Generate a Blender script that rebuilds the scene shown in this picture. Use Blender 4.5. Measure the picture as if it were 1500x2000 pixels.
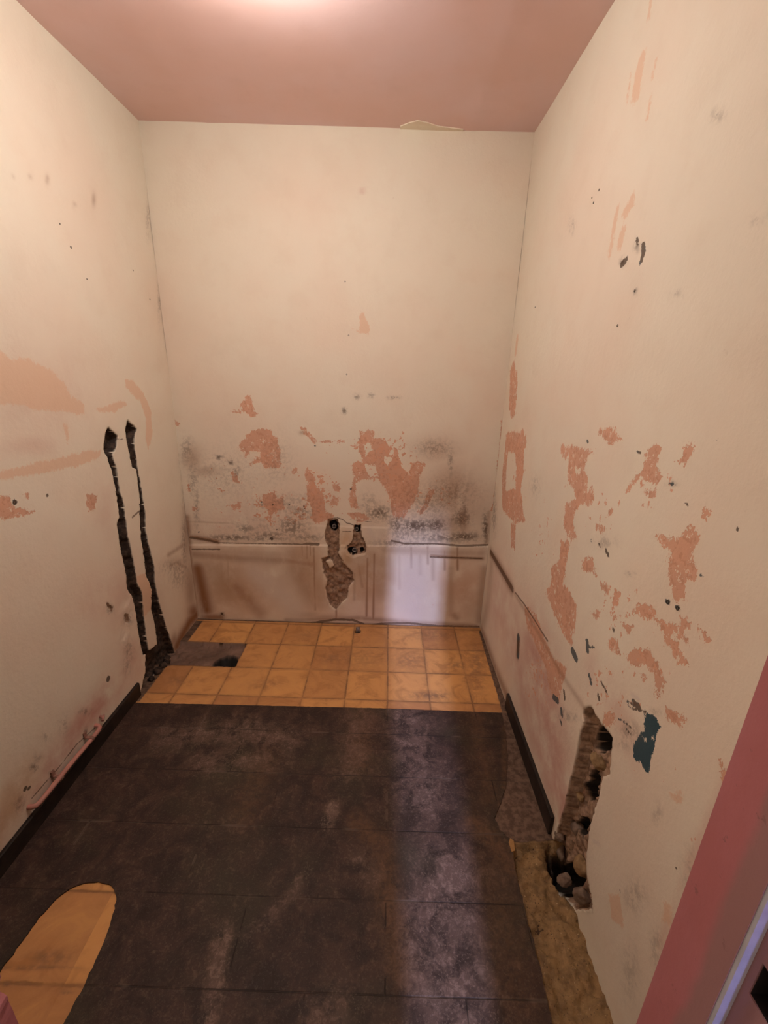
import bpy, bmesh, math, random
import numpy as np
from mathutils import Vector, Matrix, geometry

for o in list(bpy.data.objects):
    bpy.data.objects.remove(o)
S = bpy.context.scene
COL = S.collection
random.seed(4); RNG = np.random.RandomState(11)

# ------------------------------------------------------------------ room measures (metres)
XL, XR, YB, HC = -1.085, 0.574, 2.24, 2.383      # left wall, right wall, back wall, ceiling
YF = 0.33                                        # inner face of the front wall with the doorway
CH = 1.43                                        # camera height

# ------------------------------------------------------------------ camera
F, YAW, PITCH, ROLL = 853.587, -0.0035348, 0.3176565, -0.02991326
cy, sy = math.cos(YAW), math.sin(YAW)
fwd = np.array([sy*math.cos(PITCH), cy*math.cos(PITCH), -math.sin(PITCH)])
rgt = np.array([cy, -sy, 0.0]); dwn = np.cross(fwd, rgt)
rr = math.cos(ROLL)*rgt + math.sin(ROLL)*dwn
dd = -math.sin(ROLL)*rgt + math.cos(ROLL)*dwn
CM = np.array([rr, dd, fwd])
cam = bpy.data.cameras.new('camera'); camo = bpy.data.objects.new('camera', cam); COL.objects.link(camo)
cam.sensor_fit = 'VERTICAL'; cam.sensor_height = 24.0; cam.lens = F/2000*24.0; cam.clip_start = 0.02
m = Matrix(((rr[0], -dd[0], -fwd[0], 0), (rr[1], -dd[1], -fwd[1], 0), (rr[2], -dd[2], -fwd[2], CH), (0, 0, 0, 1)))
camo.matrix_world = m
S.camera = camo

# ------------------------------------------------------------------ world, lights, exposure
w = bpy.data.worlds.new('world'); S.world = w; w.use_nodes = True
w.node_tree.nodes['Background'].inputs[0].default_value = (0.55, 0.62, 1.0, 1)
w.node_tree.nodes['Background'].inputs[1].default_value = 0.03
S.view_settings.view_transform = 'Standard'; S.view_settings.look = 'None'
S.view_settings.gamma = 1.0; S.view_settings.use_curve_mapping = False
S.view_settings.exposure = 0.0
BULB = (-0.34, 1.30, HC-0.085)
BULB_W, BULB_C = 18.3, (1.0, 0.98, 0.925)
def area_light(name, loc, rot, sx, sy_, power, color, spread=math.pi):
    l = bpy.data.lights.new(name, 'AREA'); l.shape = 'RECTANGLE'; l.size = sx; l.size_y = sy_
    l.energy = power; l.color = color; l.spread = spread
    o = bpy.data.objects.new(name, l); COL.objects.link(o); o.location = loc; o.rotation_euler = rot
    return o
# daylight of the neighbouring room, reaching in as a narrow beam through a slit added in the unseen hall wall
def aim(loc, to):
    return (Vector(to)-Vector(loc)).to_track_quat('-Z', 'Y').to_euler()
SUNL = (0.19, -3.1, 2.9)
area_light('daylight_window_beam', SUNL, aim(SUNL, (0.19, 1.3, 0.0)), 0.05, 0.20, 18.0, (0.50, 0.58, 1.0), math.radians(50))
area_light('fill_hall', (0.15, -0.9, 1.75), aim((0.15, -0.9, 1.75), (0.0, 1.0, 0.7)), 0.8, 0.6, 5.0, (1.0, 0.74, 0.66))  # added warm fill from the hall side, lifts the low walls

area_light('fill_hall_side', (-1.2, -0.55, 1.5), aim((-1.2, -0.55, 1.5), (0.55, 0.9, 0.9)), 0.3, 0.6, 1.3, (1.0, 0.74, 0.52), math.radians(80))  # added warm fill that brightens the right wall
area_light('fill_jamb_step', (0.42, -0.92, 1.45), aim((0.42, -0.92, 1.45), (0.37, 0.265, 0.85)), 0.04, 0.3, 0.17, (0.30, 0.34, 1.0), math.radians(24))  # added blue lamp aimed at the jamb step, no window there

# ------------------------------------------------------------------ pixel <-> place helpers
def uvp(pl, pts, z0=0.0):
    """points of the photograph carried onto the plane they lie on"""
    out = []
    o = np.array([0, 0, CH])
    for x, y in pts:
        d = CM.T @ np.array([(x-750)/F, (y-1000)/F, 1.0])
        if pl == 'F': t = (z0-CH)/d[2]; p = o+t*d; out.append((p[0], p[1]))
        if pl == 'C': t = (HC-CH)/d[2]; p = o+t*d; out.append((p[0], p[1]))
        if pl == 'L': t = XL/d[0]; p = o+t*d; out.append((p[1], p[2]))
        if pl == 'R': t = XR/d[0]; p = o+t*d; out.append((p[1], p[2]))
        if pl == 'B': t = YB/d[1]; p = o+t*d; out.append((p[0], p[2]))
    return np.array(out)
CR = {'c3': (0, 650, 2.857), 'c4': (330, 700, 3.333), 'c5': (650, 700, 3.333), 'c6': (940, 700, 2.679),
      'c1f': (0, 1300, 2.857), 'c2f': (400, 1350, 2.308), 'c3f': (950, 1250, 2.667), 'c4f': (1050, 1350, 4.444),
      'c7': (580, 980, 7.145), 'c2u': (750, 0, 2.0), 'c1u': (0, 0, 2.0), 'p': (0, 0, 1.0)}
def K(c, pts):
    a, b, s = CR[c]
    return [(a+x/s, b+y/s) for x, y in pts]

# ------------------------------------------------------------------ fields
def sd_poly(U, V, P):
    n = len(P); d2 = np.full(U.shape, 1e9); ins = np.zeros(U.shape, bool)
    for i in range(n):
        ax, ay = P[i]; bx, by = P[(i+1) % n]
        ex, ey = bx-ax, by-ay; L = ex*ex+ey*ey+1e-12
        t = np.clip(((U-ax)*ex+(V-ay)*ey)/L, 0, 1)
        d2 = np.minimum(d2, (U-ax-t*ex)**2+(V-ay-t*ey)**2)
        c = ((ay > V) != (by > V))
        if abs(ey) > 1e-9:
            ins ^= c & (U < ex*(V-ay)/ey+ax)
    d = np.sqrt(d2)
    return np.where(ins, d, -d)
def sd_line(U, V, P, w):
    d2 = np.full(U.shape, 1e9)
    for i in range(max(1, len(P)-1)):
        ax, ay = P[i]; bx, by = P[min(i+1, len(P)-1)]
        ex, ey = bx-ax, by-ay; L = ex*ex+ey*ey+1e-12
        t = np.clip(((U-ax)*ex+(V-ay)*ey)/L, 0, 1)
        d2 = np.minimum(d2, (U-ax-t*ex)**2+(V-ay-t*ey)**2)
    return w-np.sqrt(d2)
def vnoise(U, V, sc, seed=0):
    r = np.random.RandomState(seed); T = r.rand(128, 128)
    x = U*sc+50.3; y = V*sc+50.7
    xi = np.floor(x).astype(int); yi = np.floor(y).astype(int); fx = x-xi; fy = y-yi
    fx = fx*fx*(3-2*fx); fy = fy*fy*(3-2*fy)
    a = T[xi % 128, yi % 128]; b = T[(xi+1) % 128, yi % 128]; c = T[xi % 128, (yi+1) % 128]; d = T[(xi+1) % 128, (yi+1) % 128]
    return (a*(1-fx)+b*fx)*(1-fy)+(c*(1-fx)+d*fx)*fy-0.5
def fbm(U, V, sc, seed=0, n=3):
    o = 0; a = 1
    for i in range(n):
        o = o+a*vnoise(U, V, sc, seed+i); sc *= 2.1; a *= 0.5
    return o
def sst(x, a, b):
    t = np.clip((x-a)/(b-a), 0, 1); return t*t*(3-2*t)

class Sheet:
    """a finely divided wall or floor: fields drawn on it become attributes or real recesses"""
    def __init__(s, pl, us, vs):
        s.pl = pl; s.us = us; s.vs = vs
        s.U, s.V = np.meshgrid(us, vs, indexing='ij'); s.f = {}
        s.U0, s.V0 = s.U.copy(), s.V.copy()
        s.disp = np.zeros(s.U.shape)
    def fld(s, k, v=-0.05):
        if k not in s.f: s.f[k] = np.full(s.U.shape, v)
        return s.f[k]
    def sub(s, P, mg):
        i0, i1 = np.searchsorted(s.us, [P[:, 0].min()-mg, P[:, 0].max()+mg]); j0, j1 = np.searchsorted(s.vs, [P[:, 1].min()-mg, P[:, 1].max()+mg])
        return slice(i0, i1), slice(j0, j1)
    def poly(s, k, c, pts, carve=False, z0=0.0, deep=0.0):
        P = uvp(s.pl, K(c, pts), z0)
        if deep: P = P*(XR+deep)/XR+np.array([0, CH*(1-(XR+deep)/XR)])
        f = s.fld(k); a = s.sub(P, 0.05)
        d = np.clip(sd_poly(s.U0[a], s.V0[a], P), -0.05, 0.05)
        f[a] = np.minimum(f[a], -d) if carve else np.maximum(f[a], d)
    def upoly(s, k, P):
        P = np.array(P); f = s.fld(k); a = s.sub(P, 0.05)
        f[a] = np.maximum(f[a], np.clip(sd_poly(s.U0[a], s.V0[a], P), -0.05, 0.05))
    def line(s, k, c, pts, w):
        """w = half width in pixels of the named crop"""
        P = uvp(s.pl, K(c, pts)); x, y = pts[0]
        q = uvp(s.pl, K(c, [(x, y), (x, y+w*0.7), (x+w*0.7, y)])); ww = 0.7*(np.linalg.norm(q[1]-q[0])+np.linalg.norm(q[2]-q[0]))
        f = s.fld(k); a = s.sub(P, 0.05+ww)
        f[a] = np.maximum(f[a], np.clip(sd_line(s.U0[a], s.V0[a], P, ww), -0.05, 0.05))
    def soft(s, k, c, pts, w, st, ex=1.0):
        P = uvp(s.pl, K(c, pts)); x, y = pts[0]
        q = uvp(s.pl, K(c, [(x, y), (x, y+w*0.7), (x+w*0.7, y)])); ww = 0.7*(np.linalg.norm(q[1]-q[0])+np.linalg.norm(q[2]-q[0]))
        f = s.fld(k, 0.0); a = s.sub(P, ww*3)
        d = -sd_line(s.U0[a], s.V0[a], P, 0.0)
        f[a] = np.maximum(f[a], st*np.exp(-(d/ww)**2*0.9))
    def blob(s, k, x, y, rx, ry, st):
        c = uvp(s.pl, [(x, y)])[0]; a1 = uvp(s.pl, [(x+rx, y)])[0]; a2 = uvp(s.pl, [(x, y+ry)])[0]
        M = np.array([a1-c, a2-c]).T
        Mi = np.linalg.inv(M); mg = 3*max(np.abs(a1-c).max(), np.abs(a2-c).max())
        f = s.fld(k, 0.0); a = s.sub(np.array([c]), mg)
        du, dv = s.U0[a]-c[0], s.V0[a]-c[1]
        p = Mi[0, 0]*du+Mi[0, 1]*dv; q = Mi[1, 0]*du+Mi[1, 1]*dv
        f[a] = np.maximum(f[a], st*np.exp(-(p*p+q*q)*0.9))
    def snap(s, sd, h):
        gu = np.gradient(sd, axis=0)/np.gradient(s.U0, axis=0); gv = np.gradient(sd, axis=1)/np.gradient(s.V0, axis=1)
        g = gu*gu+gv*gv; ok = (np.abs(sd) < h*0.6) & (g > 0.3)
        s.U = np.where(ok, s.U0-np.clip(sd*gu/np.maximum(g, .3), -h*.6, h*.6), s.U)
        s.V = np.where(ok, s.V0-np.clip(sd*gv/np.maximum(g, .3), -h*.6, h*.6), s.V)
        return np.where(ok, 0.0, sd)
    def recess(s, k, depth, h=0.005, rag=0.008, edge=0.004, rough=0.3, sc=70, seed=3):
        sd = s.fld(k)+np.where(s.fld(k) > -0.045, rag*fbm(s.U0, s.V0, sc, seed, 2), 0)
        sd = s.snap(sd, h); s.f[k] = sd
        s.disp = np.maximum(s.disp, 0)+0*s.disp if False else s.disp
        t = sst(sd, 0, edge)
        s.disp = np.where(sd > 0, s.disp-depth*t*(1+rough*2*fbm(s.U0, s.V0, 38, seed+5, 3)), s.disp)
    def build(s, name, mat, pos, flip=False, parent=None):
        nu, nv = s.U.shape; co = pos(s.U, s.V, s.disp).reshape(-1, 3)
        idx = np.arange(nu*nv).reshape(nu, nv)
        q = np.stack([idx[:-1, :-1], idx[1:, :-1], idx[1:, 1:], idx[:-1, 1:]], -1).reshape(-1, 4)
        if flip: q = q[:, ::-1]
        me = bpy.data.meshes.new(name); me.vertices.add(len(co)); me.vertices.foreach_set('co', co.astype(np.float32).ravel())
        me.loops.add(q.size); me.loops.foreach_set('vertex_index', q.ravel().astype(np.int32))
        me.polygons.add(len(q)); me.polygons.foreach_set('loop_start', np.arange(0, q.size, 4, dtype=np.int32))
        me.update(calc_edges=True)
        for k, v in s.f.items():
            at = me.attributes.new(k, 'FLOAT', 'POINT'); at.data.foreach_set('value', v.astype(np.float32).ravel())
        me.materials.append(mat)
        o = bpy.data.objects.new(name, me); COL.objects.link(o)
        return o

def frange(a, b, h): return np.linspace(a, b, max(2, int(round((b-a)/h))+1))

# ------------------------------------------------------------------ node helper
class NT:
    def __init__(s, name, rough=0.8):
        s.m = bpy.data.materials.new(name); s.m.use_nodes = True; s.n = s.m.node_tree.nodes; s.l = s.m.node_tree.links
        s.b = s.n['Principled BSDF']; s.b.inputs['Roughness'].default_value = rough
        s.b.inputs['Specular IOR Level'].default_value = 0.3
    def _in(s, sk, v):
        if v is None: return
        if isinstance(v, (int, float)): sk.default_value = v
        elif isinstance(v, tuple): sk.default_value = v if len(v) == len(sk.default_value) else (v+(1,))
        else: s.l.new(v, sk)
    def pos(s):
        return s.n.new('ShaderNodeNewGeometry').outputs['Position']
    def at(s, k):
        a = s.n.new('ShaderNodeAttribute'); a.attribute_name = k; return a.outputs['Fac']
    def mth(s, op, a, b=None, c=None, clamp=False):
        n = s.n.new('ShaderNodeMath'); n.operation = op; n.use_clamp = clamp
        s._in(n.inputs[0], a); s._in(n.inputs[1], b); s._in(n.inputs[2], c); return n.outputs[0]
    def noise(s, vec, sc, det=4, ro=0.55, dist=0.0, scale=None):
        if scale:
            mp = s.n.new('ShaderNodeMapping'); mp.inputs['Scale'].default_value = scale; s.l.new(vec, mp.inputs['Vector']); vec = mp.outputs[0]
        n = s.n.new('ShaderNodeTexNoise'); s.l.new(vec, n.inputs['Vector']); n.inputs['Scale'].default_value = sc
        n.inputs['Detail'].default_value = det; n.inputs['Roughness'].default_value = ro; n.inputs['Distortion'].default_value = dist
        return n.outputs['Fac']
    def ramp(s, v, a, b):
        n = s.n.new('ShaderNodeMapRange'); n.interpolation_type = 'SMOOTHSTEP'
        s._in(n.inputs['Value'], v); s._in(n.inputs['From Min'], a); s._in(n.inputs['From Max'], b); return n.outputs[0]
    def mix(s, f, a, b, mode='MIX'):
        n = s.n.new('ShaderNodeMix'); n.data_type = 'RGBA'; n.blend_type = mode; n.clamp_factor = True
        s._in(n.inputs[0], f); s._in(n.inputs[6], a); s._in(n.inputs[7], b); return n.outputs[2]
    def sdm(s, k, nz, amp, soft=0.002):
        """crisp ragged mask of a distance field"""
        v = s.mth('ADD', s.at(k), s.mth('MULTIPLY', s.mth('SUBTRACT', nz, 0.5), amp))
        return s.ramp(v, -soft, soft)
    def bump(s, h, st, dist=0.01):
        n = s.n.new('ShaderNodeBump'); n.inputs['Strength'].default_value = st; n.inputs['Distance'].default_value = dist
        s._in(n.inputs['Height'], h); s.l.new(n.outputs[0], s.b.inputs['Normal'])
    def out(s, c): s._in(s.b.inputs['Base Color'], c); return s.m

CREAM = (0.83, 0.755, 0.62); CREAM2 = (0.82, 0.70, 0.565); PINK = (0.72, 0.39, 0.255); PEACH = (0.78, 0.54, 0.375)
def wall_material(name, axis):
    t = NT(name, 0.82); P = t.pos()
    nl = t.noise(P, 1.7, 3); nm = t.noise(P, 9, 4, .6); nf = t.noise(P, 60, 4, .6)
    col = t.mix(t.ramp(nl, .35, .68), CREAM, CREAM2)
    col = t.mix(t.mth('MULTIPLY', t.ramp(nm, .45, .75), .13), col, (0.66, 0.50, 0.37))
    stretch = t.mth('ADD', t.mth('MULTIPLY', t.noise(P, 24, 5, .75, 0.8, scale=(1, 1, .55)), 1.0), t.mth('MULTIPLY', t.mth('SUBTRACT', t.noise(P, 120, 2, .7), .5), .5))
    # faint brown scuffs
    col = t.mix(t.mth('MULTIPLY', t.ramp(t.noise(P, 34, 4, .7), .69, .76), .14), col, (.42, .30, .20))
    col = t.mix(t.mth('MULTIPLY', t.at('wash'), t.ramp(nm, .2, .65)), col, (0.62, 0.36, 0.29))
    col = t.mix(t.mth('MULTIPLY', t.at('tanw'), t.ramp(nm, .2, .6)), col, (0.56, 0.36, 0.205))
    pe = t.sdm('peach', stretch, .04, .004)
    col = t.mix(t.mth('MULTIPLY', pe, .8), col, PEACH)
    pk = t.sdm('pink', stretch, .055, .0012)
    pcol = t.mix(t.ramp(nm, .35, .65), PINK, (0.66, 0.37, 0.25))
    pcol = t.mix(t.mth('MULTIPLY', t.ramp(t.noise(P, 48, 4, .75), .585, .61), .85), pcol, CREAM)
    pcol = t.mix(t.mth('MULTIPLY', t.ramp(nf, .47, .40), .6), pcol, (0.56, 0.27, 0.165))
    col = t.mix(t.mth('MULTIPLY', pk, .93), col, pcol)
    # flecks where paint scaled off in dots
    fl = t.ramp(t.mth('ADD', t.noise(P, 48, 4, .6), t.mth('MULTIPLY', t.at('fleck'), .30)), .74, .76)
    col = t.mix(t.mth('MULTIPLY', fl, t.ramp(t.at('fleck'), .05, .3)), col, PINK)
    te = t.sdm('teal', stretch, .03, .001)
    col = t.mix(te, col, (0.045, 0.085, 0.105))
    tn = t.mth('MULTIPLY', t.at('stain'), t.ramp(t.noise(P, 14, 4, .6, scale=(1, 1, .35)), .0, .5))
    col = t.mix(tn, col, (0.30, 0.145, 0.070))
    mo = t.mth('MULTIPLY', t.at('mould'), t.ramp(t.mth('ADD', t.noise(P, 55, 4, .75), t.mth('MULTIPLY', t.at('mould'), .12)), .46, .64))
    col = t.mix(t.mth('MULTIPLY', t.at('mould'), .25), col, (0.36, 0.28, 0.21))
    col = t.mix(t.mth('MULTIPLY', mo, .9), col, (0.125, 0.080, 0.056))
    wh = t.mth('MULTIPLY', t.at('white'), t.ramp(nm, .15, .5))
    col = t.mix(wh, col, (0.72, 0.62, 0.53))
    ch = t.sdm('chip', t.noise(P, 110, 2, .7), .013, .001)
    col = t.mix(t.mth('MULTIPLY', ch, .9), col, t.mix(t.ramp(nm, .5, .55), (0.10, 0.065, 0.045), (0.06, 0.075, 0.085)))
    cr = t.sdm('crack', t.noise(P, 70, 5, .7), .008, .0008)
    col = t.mix(t.mth('MULTIPLY', cr, .8), col, (0.13, 0.075, 0.045))
    # bare masonry in the recesses
    mas = t.mix(t.ramp(nf, .35, .65), (0.22, 0.135, 0.090), (0.41, 0.265, 0.175))
    tar_shade = t.mix(t.ramp(nf, .4, .7), (0.030, 0.020, 0.015), (0.085, 0.052, 0.036))  # dark tar and mortar, with the slot's shade mixed into the colour
    col = t.mix(t.ramp(t.at('masonry'), -.0005, .001), col, mas)
    col = t.mix(t.ramp(t.at('chase'), -.0005, .001), col, tar_shade)
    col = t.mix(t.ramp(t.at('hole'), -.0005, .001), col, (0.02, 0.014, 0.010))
    h = t.mth('MULTIPLY', nf, .45)
    h = t.mth('ADD', h, t.mth('MULTIPLY', nm, .6))
    h = t.mth('SUBTRACT', h, t.mth('MULTIPLY', pk, .35))
    t.bump(h, .45, .005)
    return t.out(col)

KEYS = ['pink', 'peach', 'teal', 'chip', 'crack', 'masonry', 'chase', 'hole']
SOFT = ['wash', 'tanw', 'stain', 'mould', 'white', 'fleck', 'lump']
def fill(sh):
    for k in KEYS: sh.fld(k)
    for k in SOFT: sh.fld(k, 0.0)

def kind(o, k='structure'): o['kind'] = k; return o

# =================================================================== BACK WALL
h5 = 0.005
B = Sheet('B', frange(XL, XR, h5), np.concatenate([frange(-0.03, 1.15, h5), frange(1.15, HC+.01, .012)[1:]]))
fill(B)
for p in [[(500,250),(520,245),(545,290),(550,340),(590,360),(545,380),(520,365),(480,350),(400,350),(405,340),(470,340),(475,290)],
          [(445,580),(470,530),(500,520),(500,490),(580,465),(665,462),(670,490),(700,510),(710,570),(720,600),(720,650),(735,690),(720,715),(630,705),(600,670),(530,700),(520,680),(590,640),(530,630),(500,640),(490,610)],
          [(900,710),(925,745),(955,780),(960,830),(1000,880),(1010,940),(1020,1000),(1075,1020),(1060,1050),(960,1075),(930,1050),(925,980),(900,920),(890,850),(915,820),(880,760)],
          [(1065,800),(1115,830),(1118,875),(1080,865)], [(1055,915),(1105,905),(1090,955),(1055,955)],
          [(605,885),(690,870),(705,910),(745,895),(748,985),(700,990),(670,1020),(662,1110),(645,1000),(615,950)],
          [(405,735),(440,755),(460,810),(420,795)], [(395,960),(460,935),(475,970),(420,985)], [(25,395),(80,420),(62,445),(32,428)],
          [(810,720),(830,720),(830,745),(805,745)], [(150,965),(180,970),(170,995),(150,990)], [(115,800),(145,820),(140,870),(120,860)]]:
    B.poly('pink', 'c4', p)
B.poly('pink', 'c4', [(528,610),(560,600),(590,612),(588,635),(545,648)], carve=True)
B.line('pink', 'c4', [(865,458),(885,462)], 9); B.line('pink', 'c4', [(885,485),(915,500),(950,540)], 14); B.line('pink', 'c4', [(950,542),(1135,540)], 6)
for p in [[(180,470),(265,465),(270,520),(350,530),(370,570),(410,580),(430,650),(440,700),(470,730),(500,760),(515,680),(560,670),(600,690),(560,780),(560,850),(540,900),(500,970),(460,1030),(400,1040),(380,980),(370,900),(340,840),(290,780),(240,780),(190,790),(150,820),(155,900),(170,980),(120,970),(105,910),(130,820),(140,760),(130,700),(150,670),(200,680),(170,610),(165,530)],
          [(620,860),(665,850),(640,920),(620,980),(580,1010),(550,1000),(600,940)],
          [(1095,385),(1130,395),(1120,600),(1095,800),(1085,1000),(1030,990),(1060,850),(1080,600)],
          [(85,1010),(180,1000),(250,1050),(160,1072)], [(500,740),(560,730),(540,790),(500,770)], [(0,900),(40,905),(30,950),(0,950)], [(0,820),(40,810),(45,850),(0,850)]]:
    B.poly('pink', 'c5', p)
for p in [[(200,560),(240,540),(268,600),(215,635)], [(210,690),(270,700),(300,765),(240,775)], [(330,640),(382,650),(350,705)], [(380,570),(400,580),(395,640),(372,620)]]:
    B.poly('pink', 'c5', p, carve=True)
B.poly('peach', 'p', [(704,612),(712,608),(720,640),(719,653),(702,651)]); B.blob('wash', 708, 373, 6, 5, .8)
B.line('peach', 'p', [(684,642),(702,646)], 1.5)
for a in [(530,1000,60,40,.7),(480,980,80,60,.45),(620,960,40,50,.8),(760,900,60,60,.7),(700,870,25,25,.6),(600,1000,60,30,.7),(430,940,40,50,.4),(860,960,50,50,.35),(540,900,40,50,.3),(800,960,50,50,.5),(655,870,40,30,.3)]:
    B.blob('fleck', *a)
for a in [(570,1030,30,22,.75),(525,1046,45,9,.7),(450,1050,40,6,.9),(480,1033,20,8,.7),(740,1002,24,14,.9),(775,1025,16,20,.9),(812,1027,36,14,1),(850,1025,22,14,.95),
          (900,1012,20,16,.8),(905,1048,34,8,1),(948,1030,6,26,1),(428,893,8,5,.9),(450,904,7,7,.9),(462,920,10,14,.6),(540,905,30,40,.28),(848,875,30,16,.5),(880,900,5,30,.6),
          (880,965,50,30,.45),(590,1000,24,14,.6),(500,1052,70,5,.7),(600,1050,30,7,.7),(868,1050,70,9,.75),(790,1045,30,12,.6),(672,803,5,6,.9),(697,775,6,5,.7),(725,772,6,4,.6),
          (770,777,12,3,.6),(384,990,6,40,.5),(770,1060,50,8,.6),(840,985,50,30,.45),(905,1000,9,25,.7),(440,930,60,50,.25),(545,985,30,10,.35),(720,985,20,20,.4),(505,1030,60,20,.3),(560,985,60,20,.4),
          (365,880,12,25,.5),(378,935,10,40,.45)]:
    B.blob('mould', *a)
for a in [(375,895,18,26,.45),(400,920,26,10,.4),(890,960,45,50,.6),(905,1010,12,30,.85),(880,1020,40,20,.5),(640,1206,50,7,.5),(600,1200,26,8,.45),(860,880,45,25,.3),(920,990,40,60,.35),(590,845,6,4,.5)]:
    B.blob('stain', *a)
B.soft('stain', 'p', [(387,1110),(398,1160),(404,1190)], 13, 1.0); B.soft('stain', 'p', [(400,1204),(432,1205)], 8, .85)
B.soft('stain', 'p', [(380,1082),(470,1090),(560,1094),(610,1102)], 9, .62); B.soft('stain', 'p', [(575,1085),(590,1130),(612,1170)], 24, .5)
B.soft('stain', 'p', [(462,1145),(508,1196)], 13, .55); B.soft('stain', 'p', [(420,1110),(450,1150)], 30, .3); B.soft('stain', 'p', [(725,1090),(740,1150)], 22, .35); B.soft('stain', 'p', [(432,1085),(434,1130)], 5, .35)
B.soft('stain', 'p', [(613,1070),(616,1190)], 2.2, .8); B.soft('stain', 'p', [(718,1090),(716,1203)], 2.4, .8); B.soft('stain', 'p', [(731,1082),(729,1208)], 2.2, .85)
B.soft('stain', 'p', [(700,1100),(708,1145)], 4, .5); B.soft('stain', 'p', [(693,1120),(692,1170)], 3, .4); B.soft('stain', 'p', [(700,1090),(745,1100)], 22, .32)
B.soft('stain', 'p', [(720,1150),(750,1120)], 20, .3); B.soft('stain', 'p', [(657,1190),(657,1206)], 1.6, .9)
for x, y0, y1, w_, s_ in [(803,1070,1108,2.2,.8),(893,1070,1112,2.2,.8),(835,1068,1100,2.5,.6),(868,1075,1112,2,.6),(820,1075,1120,4,.35),(845,1078,1130,4,.35),(600,1066,1090,1.6,.7),(590,1066,1084,1.6,.6),(606,1066,1084,1.4,.7),(760,1080,1130,4,.3),(880,1110,1200,6,.3),(780,1075,1150,3,.25),(560,1070,1120,3,.3),(640,1100,1180,3,.3),(446,1075,1150,2,.4)]:
    B.soft('stain', 'p', [(x, y0), (x+.5, y1)], w_, s_)
B.soft('stain', 'p', [(842,1084),(890,1088),(942,1090)], 3.6, .8); B.soft('stain', 'p', [(750,1074),(850,1078),(940,1080)], 8, .4)
B.soft('stain', 'p', [(946,1110),(940,1160),(936,1212)], 8, .5); B.soft('stain', 'p', [(560,1210),(700,1206),(800,1214),(930,1222)], 5, .6)
B.soft('stain', 'p', [(400,1212),(600,1216),(760,1220),(935,1224)], 4, .8); B.soft('stain', 'p', [(885,1200),(892,1206)], 6, .5)
B.soft('stain', 'p', [(372,1048),(395,1052),(425,1058)], 5, .9); B.soft('mould', 'p', [(435,1198),(434,1200)], 4, 1.0)
B.soft('stain', 'p', [(366,1010),(374,1100),(386,1200)], 5, .75); B.soft('stain', 'p', [(955,1000),(950,1060)], 5, .5)
for pts, w_ in [([(372,1050),(400,1054),(424,1059)],2.2),([(420,1060),(520,1062),(622,1063)],1.2),([(598,1062),(622,1063)],2.6),([(765,1056),(790,1062),(850,1062),(900,1066),(952,1064)],1.8),([(376,1072),(430,1072)],1.4),
                ([(600,1217),(655,1209),(690,1210),(716,1220),(760,1216),(800,1216),(850,1221)],2.2),([(840,1087),(940,1090)],1.5),([(850,1221),(935,1222)],1.2)]:
    B.line('crack', 'p', pts, w_)
for x, y, r in [(511,980,1.6),(511,986,1.4),(532,986,1.8),(565,985,1.6),(593,989,1.6),(595,993,1.2),(685,955,1.8),(615,871,1.6),(701,857,1.5),(541,1034,1.7),(388,1039,2),(434,1198,2.6),(530,1052,3),(513,992,1)]:
    B.line('chip', 'p', [(x, y), (x+.3, y)], r)
B.soft('white', 'p', [(500,1120),(540,1150),(580,1190)], 26, .75); B.soft('white', 'p', [(805,1110),(815,1190)], 34, .75)
B.poly('peach', 'p', [(845,1180),(846,1180),(846,1181)])
B.soft('stain', 'p', [(590,1085),(600,1130),(620,1165)], 26, .42); B.soft('stain', 'p', [(430,1080),(570,1085)], 12, .35); B.soft('stain', 'p', [(700,1105),(735,1140)], 26, .35)
for a_ in [(470,1140,90,60,.75),(640,1140,110,60,.5),(900,1150,50,60,.5),(600,1110,40,60,.6),(430,1110,60,30,.6),(720,1120,50,60,.7)]: B.blob('tanw', *a_)
for a_ in [(500,1150,60,40,.35),(900,1150,40,60,.4),(480,1020,100,40,.3)]: B.blob('wash', *a_)
# plaster repair around the pipe openings
B.soft('white', 'c7', [(1050,400),(1100,480)], 120, .8); B.soft('tanw', 'c7', [(680,480),(700,800)], 110, .8); B.soft('tanw', 'c7', [(830,900),(860,1350)], 60, .5)
B.line('crack', 'c7', [(430,245),(560,222),(640,250),(700,300),(780,320)], 8); B.line('crack', 'c7', [(640,415),(760,415)], 7); B.line('crack', 'c7', [(740,250),(1100,290)], 5)
# real recesses: masonry showing, then the deep openings
B.poly('masonry', 'c7', [(430,260),(560,240),(600,320),(600,520),(580,720),(640,850),(740,940),(785,1000),(790,1090),(725,1170),(705,1330),(600,1430),(545,1505),(470,1440),(420,1330),(400,1200),(430,1120),(380,1000),(350,870),(350,790),(430,760),(440,640),(400,560),(380,470),(410,330)])
B.poly('masonry', 'c7', [(790,330),(890,320),(905,450),(970,640),(950,720),(800,745),(710,700),(700,620),(770,560)])
B.poly('masonry', 'c7', [(400,830),(470,790),(520,880),(455,930)], carve=True); 
B.recess('masonry', 0.014, rag=.007, rough=.5)
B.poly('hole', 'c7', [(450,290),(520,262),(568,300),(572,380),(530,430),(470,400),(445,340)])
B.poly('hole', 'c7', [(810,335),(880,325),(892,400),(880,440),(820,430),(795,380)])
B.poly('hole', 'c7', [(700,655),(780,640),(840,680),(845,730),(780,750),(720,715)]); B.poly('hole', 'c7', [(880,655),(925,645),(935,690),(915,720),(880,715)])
B.recess('hole', 0.06, rag=.003, rough=.1)
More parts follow.
